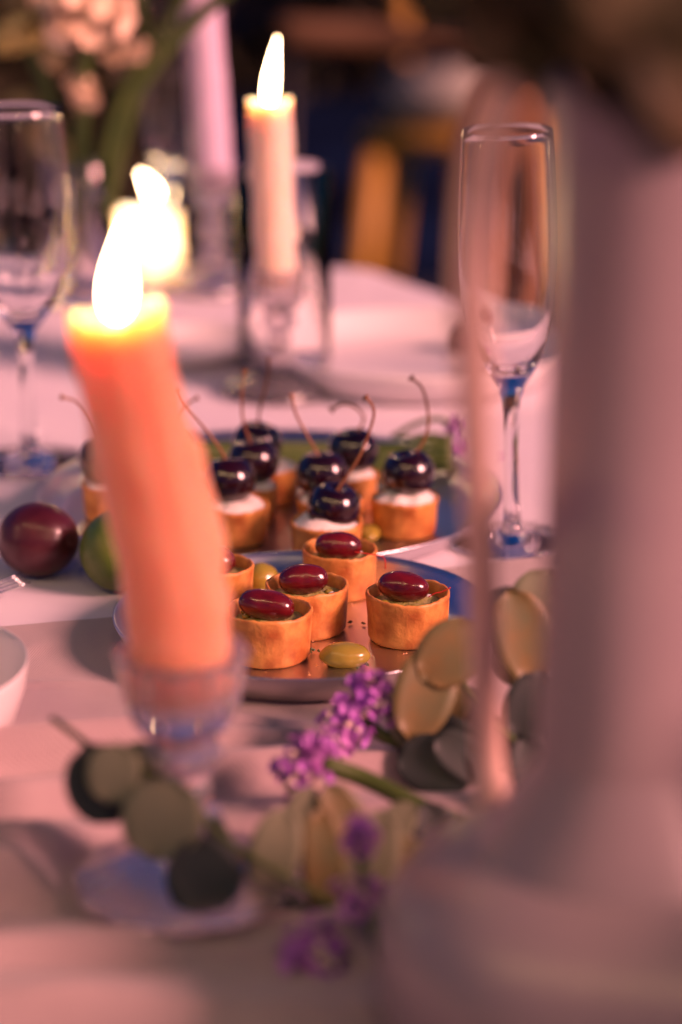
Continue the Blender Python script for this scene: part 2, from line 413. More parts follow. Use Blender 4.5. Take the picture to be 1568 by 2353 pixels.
for i, (x0, x1, yb, cx, cy_, st, lab) in enumerate(CH):
    fr = at((x0 + x1) / 2, yb, .0038)
    rr = (x1 - x0) / 2 / FPX * (fr.y / math.cos(R(18))) * 1.02
    pos = Vector((fr.x, fr.y + rr * .93, TZ + .0038))
    e = empty('cherry_tartlet', pos, lab, 'tartlet', 'tartlets topped with cherries on the rear plate')
    link('crust', crust(40 + i * 5, rr, .0195), M['crust'], e)
    link('cream', mound(20 + i, rr * .90, .0180, .0050, .0024, 160), M['cream'], e)
    cr_r = .0136
    cp = dp(cx, cy_, pos.y + .0015)
    cp.z = max(cp.z, pos.z + .0205 + cr_r * .85) if i not in (4,) else cp.z
    ch = link('cherry', cherry_mesh(cr_r, i), M['cherry'], e, loc=cp - pos)
    ch.rotation_euler = (R(random.uniform(-14, 6)), R(random.uniform(-14, 14)), random.uniform(-.6, .6))
    top = cp + Vector((0, 0, cr_r * .45)); top0 = dp(st[0][0], st[0][1], cp.y)
    pts = [top - cp] + [dp(x, y, cp.y + .006 * math.sin(i * 2.1 + k) * (k / 4)) + (top * 0) - cp for k, (x, y) in enumerate(st[1:])]
    pts = cr(pts, 6)
    stm = link('stem', tube(pts, lambda t: .0007 + (.0012 if t > .965 else 0) + .0003 * max(0, .1 - t) * 10, 8), M['stem'], e, loc=cp - pos)

# loose food on the plates
def blob(name, c, r, m, lab, cat, rot=(0, 0, 0), seed=0, grp=None):
    bm = bmesh.new(); bmesh.ops.create_icosphere(bm, subdivisions=4, radius=1)
    for v in bm.verts:
        k = 1 + .05 * nz(v.co, 1.6, seed); v.co = Vector((v.co.x * r[0] * k, v.co.y * r[1] * k, v.co.z * r[2] * k))
    me = bpy.data.meshes.new(name); bm.to_mesh(me); bm.free()
    o = link(name, me, m, loc=c); o.rotation_euler = rot; return tag(o, lab, cat, grp)
p = at(793, 1528, .005); blob('green_olive', (p.x, p.y, TZ + .0095), (.0112, .0075, .0058), M['green_olive'], 'yellow green olive half lying at the front rim of the olive plate', 'olive', seed=1)
p = at(604, 1368, .005); blob('green_olive', (p.x, p.y, TZ + .0125), (.0085, .0082, .0085), M['green_olive'], 'dark green olive between the left and middle olive tartlets', 'olive', seed=2)
p = at(848, 1238, .004); blob('green_olive', (p.x, p.y, TZ + .0075), (.006, .010, .004), M['green_olive'], 'yellow green slice on the rear plate between two cherry tartlets', 'olive', seed=3)
p = at(885, 1085, .004); blob('green_olive', (p.x, p.y, TZ + .0075), (.008, .010, .004), M['green_olive'], 'yellow slice at the back of the cherry plate', 'olive', seed=4)
vs, fs = [], []
for (x, y, nn, sp) in ((806, 1430, 4, 3), (836, 1434, 5, 4), (726, 1500, 9, 14), (960, 1330, 2, 3), (688, 1488, 3, 6), (770, 1528, 5, 16), (835, 1530, 6, 12)):
    for k in range(nn):
        q = at(x + random.uniform(-sp, sp), y + random.uniform(-sp * .5, sp * .5), .0062); s = random.uniform(.0006, .0012); b = len(vs)
        a = random.uniform(0, 3)
        for dx, dy, dz in ((1, 0, 0), (-1, .3, 0), (0, 1, .2), (0, -.8, .4), (0, 0, 1.1)):
            vs.append(q + Vector((dx * math.cos(a) - dy * math.sin(a), dx * math.sin(a) + dy * math.cos(a), dz)) * s)
        for t in ((0, 2, 4), (2, 1, 4), (1, 3, 4), (3, 0, 4), (0, 3, 1, 2)): fs.append(tuple(b + u for u in t))
o = link('chopped_chives', mesh('ch', vs, fs), M['herb'], smooth=False); tag(o, 'crumbs of chopped green herbs scattered on the front steel plate', 'herbs', kind='stuff')

vs, fs = [], []; rc = random.Random(77)
for (x0, x1, yb, zz, nn) in [(a[0], a[1], a[2], .0056, 7) for a in OL] + [(a[0], a[1], a[2], .0044, 4) for a in CH]:
    for k in range(nn):
        q = at(rc.uniform(x0 - 12, x1 + 14), yb + rc.uniform(-14, 12), zz); s_ = rc.uniform(.0003, .0008); b = len(vs)
        for d in ((1, 0, 0), (-.6, .8, 0), (-.5, -.8, 0), (.1, .1, 1)): vs.append(q + Vector(d) * s_)
        fs += [(b, b + 1, b + 3), (b + 1, b + 2, b + 3), (b + 2, b, b + 3), (b, b + 2, b + 1)]
o = link('pastry_crumbs', mesh('cr', vs, fs), M['crust'], smooth=False); tag(o, 'tiny golden pastry crumbs round the tartlets on both plates', 'crumbs', kind='stuff')

# ---------------- fruit ----------------
def fruit(name, c, r, m, lab, cat, seed, rot):
    e = empty(name, c, lab, cat)
    def mod(p, a, i):
        k = 1 + .03 * nz(p, 30, seed) - (.035 * math.exp(-((a - 4.2) / .22) ** 2) if name == 'plum' else 0); return Vector((p.x * k, p.y * k, p.z))
    pr = []; N = 26
    for i in range(N + 1):
        t = math.pi * i / N; z = -r[1] * math.cos(t)
        if t > 2.6: z -= r[1] * .10 * ((t - 2.6) / .54) ** 2
        pr.append((r[0] * math.sin(t) if 0 < i < N else 0, z))
    b = link('fruit_skin', lathe(pr, 48, mod), m, e); b.location = (0, 0, r[0] * .98); b.rotation_euler = rot
    return e
p = at(90, 1340, 0); fruit('plum', (p.x - .001, p.y + .010, TZ + .001), (.0185, .0212), M['plum'], 'dark red plum with a bloomy skin at the left edge of the table', 'plum', 3, (R(20), R(80), R(-8)))
p = at(275, 1375, 0); fruit('lime', (p.x, p.y + .012, TZ + .001), (.0198, .0215), M['lime'], 'green fruit between the dark plum and the coral candle', 'lime', 5, (R(70), R(30), 0))
p = at(1072, 820, 0); fruit('plum', (p.x, p.y + .002, TZ + .001), (.0105, .013), M['plum'], 'small dark fruit beside the deep white plate, behind the champagne flute', 'plum', 8, (R(10), R(20), 0))

# ---------------- champagne flutes ----------------
def flute(c, s, label, rz=0):
    e = empty('champagne_flute', c, label, 'champagne flute', 'champagne flutes'); k = s
    H = .212 * k
    bowl = [(0, .0865), (.0055, .0868), (.0105, .0905), (.0152, .0975), (.0192, .108), (.0224, .123), (.0241, .140), (.0246, .155), (.0243, .172), (.0236, .190), (.0226, .207), (.0222, .2118),
            (.0218, .2122), (.0214, .2118), (.0218, .207), (.0228, .190), (.0235, .172), (.0237, .155), (.0232, .140), (.0214, .123), (.0180, .108), (.0136, .0975), (.0085, .0925), (.004, .0905), (0, .0902)]
    outer = [(0, .0004), (.031, .0004), (.0325, .0008), (.0328, .0013), (.0318, .0018), (.020, .0030), (.010, .0046), (.0062, .0072), (.0047, .012), (.0040, .020), (.0036, .035), (.0036, .055), (.0040, .068), (.0050, .076), (.0075, .083), (.0105, .0875), (.0152, .0950), (.0196, .1065),
             (.0228, .122), (.0245, .140), (.0250, .155), (.0247, .172), (.0240, .190), (.0230, .207), (.0225, .2121), (.0223, .2124), (.0221, .2121)]
    inner = [(.0225, .207), (.0235, .190), (.0242, .172), (.0245, .155), (.0240, .140), (.0222, .122), (.0188, .1078), (.0140, .0975), (.0085, .0925), (.004, .0908), (0, .0905)]
    pr = [(r * k, z * k) for r, z in outer + inner]
    # split into foot / stem and bowl as one closed glass body
    link('glass_body', lathe(pr, 64), M['glass'], e)
    return e
p = at(1176, 1250, 0); fl_ = flute((p.x, p.y, TZ + .0015), 1.0, 'empty champagne flute in focus, standing right of the cherry plate')
fl_.rotation_euler.y = R(-1.6)
p = at(69, 1068, 0); fl2 = flute((p.x, p.y, TZ + .0015), 1.0, 'blurred champagne flute at the left edge, in front of the flower vase')
p = at(395, 655, 0); flute((p.x, p.y, TZ + .0015), .99, 'far champagne flute between the flower vase and the lilac candle')
fl2.scale = (1.10, 1.10, .955)
# highball
p = at(655, 868, 0); e = empty('highball_glass', (p.x, p.y, TZ + .0015), 'tall straight water glass behind the lit cream candle', 'drinking glass')
r = .0310; hh = .138
link('glass_body', lathe([(0, .0002), (r * .93, .0002), (r * .97, .002), (r * .98, .01), (r, hh - .001), (r - .0006, hh), (r - .0013, hh - .001), (r * .98 - .0014, .012), (r * .9, .0085), (0, .008)], 64), M['glass'], e)
link('water', lathe([(0, .0086), (r * .9, .0092), (r * .978 - .0014, .0125), (r * .985 - .0014, .078), (0, .078)], 64), M['water'], e)

# ---------------- candles and holders ----------------
def crystal_holder(c, H, cup_r, foot_r, label, beads=4, seg=14, scale=1):
    e = empty('crystal_candle_holder', c, label, 'candle holder', 'cut crystal candle holders')
    def fac(n, amp):
        return lambda p, a, i: Vector((p.x * (1 + amp * math.cos(n * a)), p.y * (1 + amp * math.cos(n * a)), p.z))
    fh = H * .22; ch = H * .36
    link('foot', lathe([(0, 0), (foot_r * .96, 0), (foot_r, .002), (foot_r * .97, .005), (foot_r * .70, fh * .45), (foot_r * .42, fh * .72), (foot_r * .28, fh), (0, fh)], seg * 2, fac(seg, .025)), M['crystal_foot'], e, smooth=False)
    z = fh + .0003; bh = (H - ch - fh - .0003 * (beads + 1)) / beads
    for b in range(beads):
        br = cup_r * (.50 + .22 * ((b + 1) % 2)) 
        link('bead', lathe([(0, z), (br * .62, z), (br * .95, z + bh * .28), (br, z + bh * .5), (br * .95, z + bh * .72), (br * .62, z + bh), (0, z + bh)], seg, None), M['crystal'], e, smooth=False)
        z += bh + .0003
    t = H - ch
    link('cup', lathe([(0, t), (cup_r * .55, t), (cup_r * .9, t + ch * .25), (cup_r * 1.02, t + ch * .55), (cup_r * 1.10, t + ch * .9), (cup_r * 1.16, t + ch), (cup_r * 1.02, t + ch), (cup_r * .90, t + ch * .9), (cup_r * .86, t + ch * .35), (0, t + ch * .32)], seg * 4, fac(seg, .05)), M['crystal'], e, smooth=False)
    return e
def candle(base, pts, rad, wax, label, flame_dir, flame_h, flame_w, seed=0, flare=.0, drips=(), lit=True, pool=1.0, rim=1.0, runs=()):
    e = empty('candle', base, label, 'candle', 'candles on the table')
    path = cr(pts, 14); n = len(path)
    topc = path[-1]
    vs, fs = [], []
    def rf(t): return rad * (1 + flare * t ** 6 - .03 * t)
    def mod(q, p, t):
        d = (q - p); k = 1 + .055 * nz(q, 90, seed) + .045 * nz(Vector((q.x, q.y, q.z * .25)), 240, seed + 2)
        for (ang, t0, t1, amp, wd) in drips:
            aa = math.atan2(d.y, d.x); da = (aa - ang + math.pi) % (2 * math.pi) - math.pi
            if t0 < t < t1 + .05:
                k += amp * math.exp(-(da / wd) ** 2) * math.sin(min(1, (t - t0) / (t1 - t0)) * math.pi) ** .6 * (.7 + .5 * nz((0, 0, t * 9), 1.3, seed)) if t < t1 else 0
        r_ = p + d * k
        if t > .93:
            r_.z += rim * (.0016 * nz((d.x * 90, d.y * 90, 0), 1.2, seed + 5) + .0006) * ((t - .93) / .07) * (rad / .013)
        return r_
    tube(path, rf, 40, mod, vs, fs)
    # remove the flat top and sink a melt pool
    ctop = len(vs) - 1; fs = [f for f in fs if ctop not in f]
    seg = 40; last = (n - 1) * seg
    prev = [last + k for k in range(seg)]
    for (q, dz) in ((.90, .0004), (.84, -.0010), (.76, -.0012 * pool), (.62, -.0026 * pool), (.44, -.0040 * pool), (.2, -.0049 * pool)) if pool < 4 else ((.90, .0004), (.85, -.0008), (.83, -.0035 * pool), (.6, -.0045 * pool), (.3, -.005 * pool)):
        ring = []
        for k in range(seg):
            v = vs[last + k]; d = v - topc
            z = d.z * max(0, (q - .6) / .4) + dz * (rad / .012)
            ring.append(len(vs)); vs.append(topc + Vector((d.x * q, d.y * q, z)))
        for k in range(seg):
            l = (k + 1) % seg; fs.append((prev[k], prev[l], ring[l], ring[k]))
        prev = ring
    c_ = len(vs); vs.append(topc + Vector((0, 0, -.005 * pool * (rad / .012))))
    for k in range(seg): fs.append((prev[k], prev[(k + 1) % seg], c_))
    vs.pop(ctop); fs = [tuple(i - (1 if i > ctop else 0) for i in f) for f in fs]
    link('wax', mesh('wax', vs, fs), wax, e)
    rd = random.Random(seed + 50)
    for (ang, t0, t1) in runs:                       # hardened runs of wax down the side
        ps = []
        for q in range(9):
            t = t1 - (t1 - t0) * q / 8; ii = min(n - 1, int(t * (n - 1))); a_ = ang + .12 * math.sin(q * .9 + seed)
            ps.append(path[ii] + Vector((math.cos(a_), math.sin(a_), 0)) * rad * 1.0)
        rr_ = rad * rd.uniform(.10, .14)
        link('wax_run', tube(cr(ps, 4), lambda t: rr_ * (.7 + .25 * math.sin(t * 9) + 1.0 * math.exp(-((t - .93) / .07) ** 2)), 10), wax, e)
    if lit:
        fd = Vector(flame_dir)
        lo = -.005 * pool * rad / .012 if pool > 1 else 0
        wk = cr([topc + Vector((0, 0, -.005 * pool * rad / .012)), topc + Vector((0, 0, lo + .003)), topc + Vector((0, 0, lo + .006)) + fd * .15], 4)
        link('wick', tube(wk, .0007, 6), M['wick'], e)
        f0 = topc + Vector((0, 0, .0048 + lo * .75)); link('flame_base', tube([f0 + Vector((0, 0, -.0035)), f0 + Vector((0, 0, -.001)), f0 + Vector((0, 0, .0008))], lambda t: flame_w * (.15 + .5 * t), 10), M['flame_base'], e); N = 14; pl = []
        for i in range(N + 1):
            t = i / N; pl.append(f0 + Vector((fd.x * t ** 1.5, fd.y * t ** 1.5, flame_h * t)))
        link('flame', tube(pl, lambda t: max(.0002, flame_w * (math.sin(math.pi * min(1, t ** .62)) ** .9) * (1 - .25 * t)), 14), M['flame'], e)
    return e
# coral candle, foreground
hb = at(410, 2130, 0); HY = .775
cb = dp(412, 1590, HY); ct = dp(268, 722, HY)
hx = cb.x + .001
crystal_holder((hx, HY, TZ + .0075), cb.z - TZ + .008, .0195, .039, 'large cut crystal candle holder in the foreground under the coral candle', beads=3, seg=12)
m1 = dp(385, 1330, HY); m2 = dp(318, 1000, HY)
candle(cb, [Vector((0, 0, 0)), m1 - cb, m2 - cb, ct - cb], .0160, M['wax_coral'], 'thick coral candle with wax runs burning in the foreground on crystal', (.003, 0, 0), .034, .0060, 1, flare=.05, rim=2.0, pool=1.5, runs=((.12, .10, .60), (3.0, .55, .95)),
       drips=((0.1, -.02, .72, .40, .38), (-.5, -.02, .45, .24, .35), (.5, .1, .97, .08, .3), (2.9, .8, .99, .10, .5), (.25, .3, .6, .16, .25), (-.1, .55, .8, .20, .22), (-.8, .4, .95, .13, .16), (-1.6, .5, .96, .12, .14)))
# cream candle
p = at(650, 905, 0); HY = p.y
cb = dp(637, 655, HY); ct = dp(619, 238, HY)
crystal_holder((p.x - .002, HY, TZ + .0015), cb.z - TZ + .010, .0155, .036, 'cut crystal candle holder under the lit cream candle behind the tartlets', beads=3)
candle(cb, [Vector((0, 0, 0)), (ct - cb) * .5 + Vector((-.0008, 0, 0)), ct - cb], .0130, M['wax_cream'], 'slim cream candle with a tall clear flame, in the middle of the table', (.0055, 0, 0), .043, .0046, 4, flare=.06, rim=2.0, pool=1.8, runs=((.1, .25, .9), (3.1, .6, .97)),
       drips=((-.2, .2, .6, .10, .3), (3.0, .6, .98, .10, .3), (.1, .7, .97, .06, .3)))
# lilac taper
p = at(490, 668, 0); HY = p.y
cb = dp(490, 415, HY); ct = dp(440, -260, HY)
crystal_holder((p.x, HY, TZ + .0015), cb.z - TZ + .010, .0165, .038, 'tall cut crystal candle holder under the lilac taper at the back', beads=4)
candle(cb, [Vector((0, 0, 0)), (ct - cb) * .5, ct - cb], .0150, M['wax_lilac'], 'lilac pink taper candle at the back, its top beyond the frame', (.003, 0, 0), .035, .006, 6, lit=False)
# white pillar with glow
p = at(338, 672, 0); HY = p.y + .03
cb = Vector((p.x, HY, TZ + .0015)); ct = dp(338, 488, HY)
candle(cb, [Vector((0, 0, 0)), Vector((0, 0, (ct.z - cb.z) * .5)), Vector((0, 0, ct.z - cb.z))], .0262, M['wax_white'], 'short white pillar candle glowing behind the coral candle flame', (.002, 0, 0), .034, .013, 9, flare=.0, pool=4.2)
p = at(362, 640, 0); HY = p.y
cb = Vector((p.x, HY, TZ + .0015)); ct = dp(368, 472, HY)
candle(cb, [Vector((0, 0, 0)), Vector((0, 0, (ct.z - cb.z) * .5)), Vector((0, 0, ct.z - cb.z))], .0125, M['wax_white'], 'small white candle behind the glowing pillar, its flame blown sideways', (-.012, 0, 0), .021, .0062, 12)

# two unseen lit candles, added to put flame glints in the glasses
for (x, y, lb) in ((-.46, 1.02, 'lit cream candle standing left of the place settings'), (.52, 1.36, 'lit cream candle standing right of the champagne flute')):
    crystal_holder((x, y, TZ + .0015), .075, .0155, .036, lb.replace('lit cream candle', 'cut crystal holder of the candle'), beads=3)
    candle(Vector((x, y, TZ + .067)), [Vector((0, 0, 0)), Vector((0, 0, .05)), Vector((0, 0, .10))], .0128, M['wax_cream'], lb, (.002, 0, 0), .038, .0056, 31, flare=.05, rim=1.5)
# ---------------- ceramic ewer with foliage, right foreground ----------------
EY = .66; ex = .0826
e = empty('ceramic_ewer', (ex, EY, TZ + .003), 'large pale ceramic jug with long neck and loop handle, blurred at the right edge', 'jug')
pr = [(0, 0), (.050, 0), (.062, .006), (.070, .022), (.072, .038), (.0715, .050), (.062, .064), (.046, .073), (.030, .0775), (.0255, .0785), (.0248, .083), (.0248, .120), (.0243, .16), (.0243, .20), (.0250, .25), (.0262, .285), (.0275, .298), (.0274, .301), (.0262, .300),
      (.0245, .285), (.0235, .25), (.0225, .20), (.0225, .14), (.025, .10), (.050, .062), (.066, .038), (.045, .006), (0, .004)]
link('body', lathe(pr, 96), M['ewer'], e)
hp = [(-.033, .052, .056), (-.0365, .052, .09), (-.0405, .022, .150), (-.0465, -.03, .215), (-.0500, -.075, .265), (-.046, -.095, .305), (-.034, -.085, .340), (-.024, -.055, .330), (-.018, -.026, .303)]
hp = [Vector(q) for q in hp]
link('handle', tube(cr(hp, 8), lambda t: .0048 + .0020 * math.exp(-((t - .0) / .06) ** 2), 16), M['handle_lit'], e)
# dark foliage leaning out of its mouth
def leafmesh(L, Wd, curl=.2, pt=.0, n=10, thick=0):
    vs, fs = [], []; m = 6
    for i in range(n + 1):
        t = i / n; w = Wd * math.sqrt(max(0, 1 - (2 * t - 1) ** 2)) if pt == 0 else Wd * math.sin(math.pi * t ** .9) ** .8
        w = max(w, Wd * .03)
        for j in range(m + 1):
            u = j / m * 2 - 1
            vs.append(Vector((u * w, L * t, curl * L * (t * (1 - t)) + .12 * Wd * u * u - .25 * curl * L * t * t)))
    for i in range(n):
        for j in range(m):
            a = i * (m + 1) + j; fs.append((a, a + 1, a + m + 2, a + m + 1))
    return mesh('leaf', vs, fs)
def add_leaf(parent, base, tip_dir, nrm, L, Wd, m, curl=.2, pt=0, name='leaf', inv=None):
    y = Vector(tip_dir).normalized(); z = Vector(nrm); z = (z - y * z.dot(y)).normalized(); x = y.cross(z)
    o = link(name, leafmesh(L, Wd, curl, pt), m, parent)
    o.matrix_local = Matrix(((x.x, y.x, z.x, base[0]), (x.y, y.y, z.y, base[1]), (x.z, y.z, z.z, base[2]), (0, 0, 0, 1)))
    md = o.modifiers.new('th', 'SOLIDIFY'); md.thickness = .0005
    return o
br = empty('foliage_branch', (ex, EY, TZ + .295), 'dark olive brown foliage hanging over the mouth of the ceramic jug, top right', 'branch')
rs = random.Random(5)
link('stem', tube(cr([Vector((0, 0, -.10)), Vector((-.005, .01, .0)), Vector((-.02, .03, .03)), Vector((-.04, .06, .05))], 6), .002, 8), M['dark_leaf'], br)
for i in range(90):
    px_ = rs.uniform(1100, 1640); q = dp(px_, rs.uniform(-320, -70 if px_ < 1430 else 130), rs.uniform(.49, .70)) - Vector((ex, EY, TZ + .295))
    if q.z < .012: q.z += .03
    d = Vector((rs.uniform(-.6, .9), rs.uniform(-.6, .6), rs.uniform(-.5, .6)))
    add_leaf(br, q, d, (rs.uniform(-.5, .5), -1, rs.uniform(.2, 1)), rs.uniform(.030, .045), rs.uniform(.012, .018), M['dark_leaf'], .25)

# ---------------- eucalyptus and statice in the foreground ----------------
def euc_sprig(name_pts, leaves, label, mt_stem=None):
    if name_pts[0][0] > 1000: name_pts = [(x, y, Y - .018) for x, y, Y in name_pts]; leaves = [(a[0], a[1], a[2] - .018) + tuple(a[3:]) for a in leaves]
    base = dp(*name_pts[0]); e = empty('eucalyptus_sprig', base, label, 'eucalyptus sprig', 'sprigs of greenery on the table')
    pts = [dp(*q) - base for q in name_pts]
    link('stem', tube(cr(pts, 6), .0012, 8), mt_stem or M['green'], e)
    for (x, y, Y, wpx, hpx, ang, m, tilt) in leaves:     # centre px, depth, width px, height px, angle of tip (deg, 0=up)
        sc = Y * 1.03 / FPX; L = hpx * sc; Wd = wpx * sc / 2
        c = dp(x, y, Y) - base; a = R(ang)
        d = Vector((-math.sin(a), .45 * tilt, math.cos(a))).normalized()
        add_leaf(e, c - d * L / 2, d, (0.15, -1, .6), L, Wd, M[m], .12)
    return e
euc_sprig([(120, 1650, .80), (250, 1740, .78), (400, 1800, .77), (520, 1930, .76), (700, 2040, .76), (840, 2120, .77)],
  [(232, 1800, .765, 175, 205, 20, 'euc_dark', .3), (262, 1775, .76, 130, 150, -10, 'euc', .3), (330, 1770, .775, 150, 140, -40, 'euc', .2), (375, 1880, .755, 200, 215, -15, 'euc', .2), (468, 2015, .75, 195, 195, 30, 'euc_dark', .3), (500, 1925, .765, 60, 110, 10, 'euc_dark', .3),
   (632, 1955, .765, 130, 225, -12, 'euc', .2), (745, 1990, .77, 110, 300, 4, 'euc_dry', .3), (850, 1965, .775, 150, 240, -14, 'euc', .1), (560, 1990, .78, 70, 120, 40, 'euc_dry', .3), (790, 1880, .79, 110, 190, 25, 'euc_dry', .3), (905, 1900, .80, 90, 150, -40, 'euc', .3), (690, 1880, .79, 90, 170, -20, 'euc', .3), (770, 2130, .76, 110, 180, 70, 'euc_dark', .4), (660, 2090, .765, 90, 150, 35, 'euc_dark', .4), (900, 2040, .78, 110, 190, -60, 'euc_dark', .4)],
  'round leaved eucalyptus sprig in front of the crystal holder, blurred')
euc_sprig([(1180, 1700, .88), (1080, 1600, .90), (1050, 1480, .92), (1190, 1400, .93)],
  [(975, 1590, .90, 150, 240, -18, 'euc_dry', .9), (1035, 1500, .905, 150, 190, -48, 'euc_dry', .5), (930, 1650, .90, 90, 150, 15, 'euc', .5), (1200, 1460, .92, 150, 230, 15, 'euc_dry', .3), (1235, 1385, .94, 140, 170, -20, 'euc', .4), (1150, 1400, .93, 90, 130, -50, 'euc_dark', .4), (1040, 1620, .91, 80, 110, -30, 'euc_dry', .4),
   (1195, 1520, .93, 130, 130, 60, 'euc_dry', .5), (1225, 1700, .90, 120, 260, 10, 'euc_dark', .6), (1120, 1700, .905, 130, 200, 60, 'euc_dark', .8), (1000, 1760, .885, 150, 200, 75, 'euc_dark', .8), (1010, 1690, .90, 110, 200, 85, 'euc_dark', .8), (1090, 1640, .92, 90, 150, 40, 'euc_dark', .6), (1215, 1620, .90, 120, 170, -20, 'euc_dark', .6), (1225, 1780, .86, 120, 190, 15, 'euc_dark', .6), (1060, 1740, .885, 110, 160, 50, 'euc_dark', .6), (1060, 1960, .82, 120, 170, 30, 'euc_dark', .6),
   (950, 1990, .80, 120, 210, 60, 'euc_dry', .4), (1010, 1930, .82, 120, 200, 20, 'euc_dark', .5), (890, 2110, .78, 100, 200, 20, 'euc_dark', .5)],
  'eucalyptus sprig with turning yellow brown leaves right of the olive plate')
def statice(pts, clusters, label, seed, sr=.0022):
    pts = [(x, y, Y - .018) for x, y, Y in pts]; clusters = [(x, y, Y - .018, r * 1.45) for x, y, Y, r in clusters]
    base = dp(*pts[0]); e = empty('statice_sprig', base, label, 'statice flower', 'sprigs of purple statice'); rs = random.Random(seed)
    link('stem', tube(cr([dp(*q) - base for q in pts], 6), sr, 8), M['green'], e)
    for (x, y, Y, rpx) in clusters:
        c = dp(x, y, Y) - base; rr = rpx * Y * 1.03 / FPX; vs, fs, v2, f2 = [], [], [], []
        for k in range(95):
            d = Vector((rs.gauss(0, 1), rs.gauss(0, 1), rs.gauss(0, 1))).normalized(); q = c + d * rr * rs.uniform(.25, .95)
            big = rs.random() < .76; V, F = (vs, fs) if big else (v2, f2)
            s = rr * (rs.uniform(.20, .34) if big else rs.uniform(.10, .2)); up = (d + Vector((0, 0, .5))).normalized(); o1 = up.orthogonal().normalized(); o2 = up.cross(o1)
            b = len(V); V.append(q)
            for j in range(6):
                a = j * math.pi / 3; w = s * (1 if j % 2 else .75); V.append(q + up * s * .7 + (o1 * math.cos(a) + o2 * math.sin(a)) * w)
            for j in range(6): F.append((b, b + 1 + j, b + 1 + (j + 1) % 6))
        fl = link('florets', mesh('fl', vs, fs), M['purple'], e, smooth=False)
        if v2: link('white_florets', mesh('wf', v2, f2), M['floret'], e, smooth=False)
        gs = tube(cr([c + Vector((rr * .2, 0, -rr * .9)), c + Vector((0, 0, 0))], 4), .001, 6); link('calyx', gs, M['green'], e)
    return e
statice([(1095, 1905, .83), (960, 1850, .84), (840, 1790, .85), (740, 1755, .85)], [(695, 1765, .85, 52), (735, 1710, .855, 34)], 'purple statice with a thick green stem, left of the ceramic jug', 1, .0036)
statice([(1100, 1790, .90), (980, 1730, .90), (880, 1690, .90), (820, 1640, .905)], [(845, 1590, .905, 42), (795, 1665, .895, 48), (905, 1640, .90, 24)], 'purple statice in front of the olive plate rim', 2, .0028)
statice([(905, 2330, .73), (860, 2150, .74), (835, 2020, .75), (828, 1930, .76)], [(828, 1925, .755, 36)], 'single small purple statice bloom against a pale leaf', 3, .0016)
statice([(960, 2400, .74), (860, 2280, .74), (790, 2200, .74)], [(830, 2065, .75, 46), (715, 2190, .735, 62), (745, 2265, .73, 50), (850, 2240, .75, 30), (680, 2250, .73, 34)], 'dark purple statice at the bottom of the photo', 4, .0022)
# green stems behind the cherry plate
Yg = 1.372
def stalk(pts, r, label):
    b = pts[0].copy(); o = link('flower_stalk', tube([p - b for p in cr(pts, 8)], r, 8), M['green'], loc=b)
    return tag(o, label, 'flower stalk', 'green stalks lying behind the cherry plate')
st = empty('statice_bunch', at(1040, 1045, .004), 'bunch of statice lying behind the cherry plate, purple heads by the flute', 'flowers')
sb = Vector(st.location); rs = random.Random(3)
for k in range(11):
    y0 = 1012 + k * 5; q = [at(430 - k * 4, y0 + 10, .010 + .003 * (k % 3)), at(600, y0 + rs.uniform(-4, 4) + 12, .011 + .002 * (k % 2)), at(800, y0 + rs.uniform(-6, 6) + 10, .010), at(930, y0 + rs.uniform(-8, 8), .012), at(1040, y0 + rs.uniform(-25, 14), .014)]
    link('stalk', tube(cr([p - sb for p in q], 6), rs.uniform(.0014, .0026), 7), M['green'], st)
for (pp) in (((900, 1005), (960, 972), (1010, 962), (1040, 975)), ((930, 1012), (980, 1000), (1030, 1005))):
    link('stalk', tube(cr([dp(x, y, 1.36) - sb for x, y in pp], 6), .0016, 7), M['green'], st)
for (x, y, Yd, rp) in ((1048, 985, 1.36, 28), (1015, 1020, 1.355, 22), (1062, 1030, 1.36, 26), (1050, 1060, 1.34, 22), (1154, 1060, 1.35, 16), (1156, 1095, 1.33, 16)):
    c = dp(x, y, Yd) - sb; rr = rp * Yd * 1.03 / FPX; vs, fs = [], []
    for k in range(34):
        d = Vector((rs.gauss(0, 1), rs.gauss(0, 1), rs.gauss(0, 1))).normalized(); q = c + d * rr * rs.uniform(.2, .95); s = rr * rs.uniform(.25, .4)
        o1 = d.orthogonal().normalized(); o2 = d.cross(o1); b = len(vs); vs.append(q)
        for j in range(6): a = j * math.pi / 3; vs.append(q + d * s * .7 + (o1 * math.cos(a) + o2 * math.sin(a)) * s)
        for j in range(6): fs.append((b, b + 1 + j, b + 1 + (j + 1) % 6))
    link('florets', mesh('fl', vs, fs), M['purple'], st, smooth=False)

# ---------------- fork ----------------
p = at(-150, 1395, .003)
e = empty('fork', (p.x, p.y, TZ + .004), 'steel fork whose tines just enter the left edge of the photo', 'fork', rz=R(-62))
for k in range(4):
    x = (k - 1.5) * .0045; link('tine', tube(cr([Vector((x, 0, .001)), Vector((x, .022, .002)), Vector((x * .95, .046, .006))], 5), lambda t: .0011 - .0006 * t, 6), M['fork'], e)
link('handle', tube(cr([Vector((0, .002, .001)), Vector((0, -.02, .001)), Vector((0, -.06, .006)), Vector((0, -.13, .002))], 5), lambda t: .0085 if t < .1 else .004, 8, lambda q, p_, t: Vector((q.x, q.y, p_.z + (q.z - p_.z) * .25))), M['fork'], e)

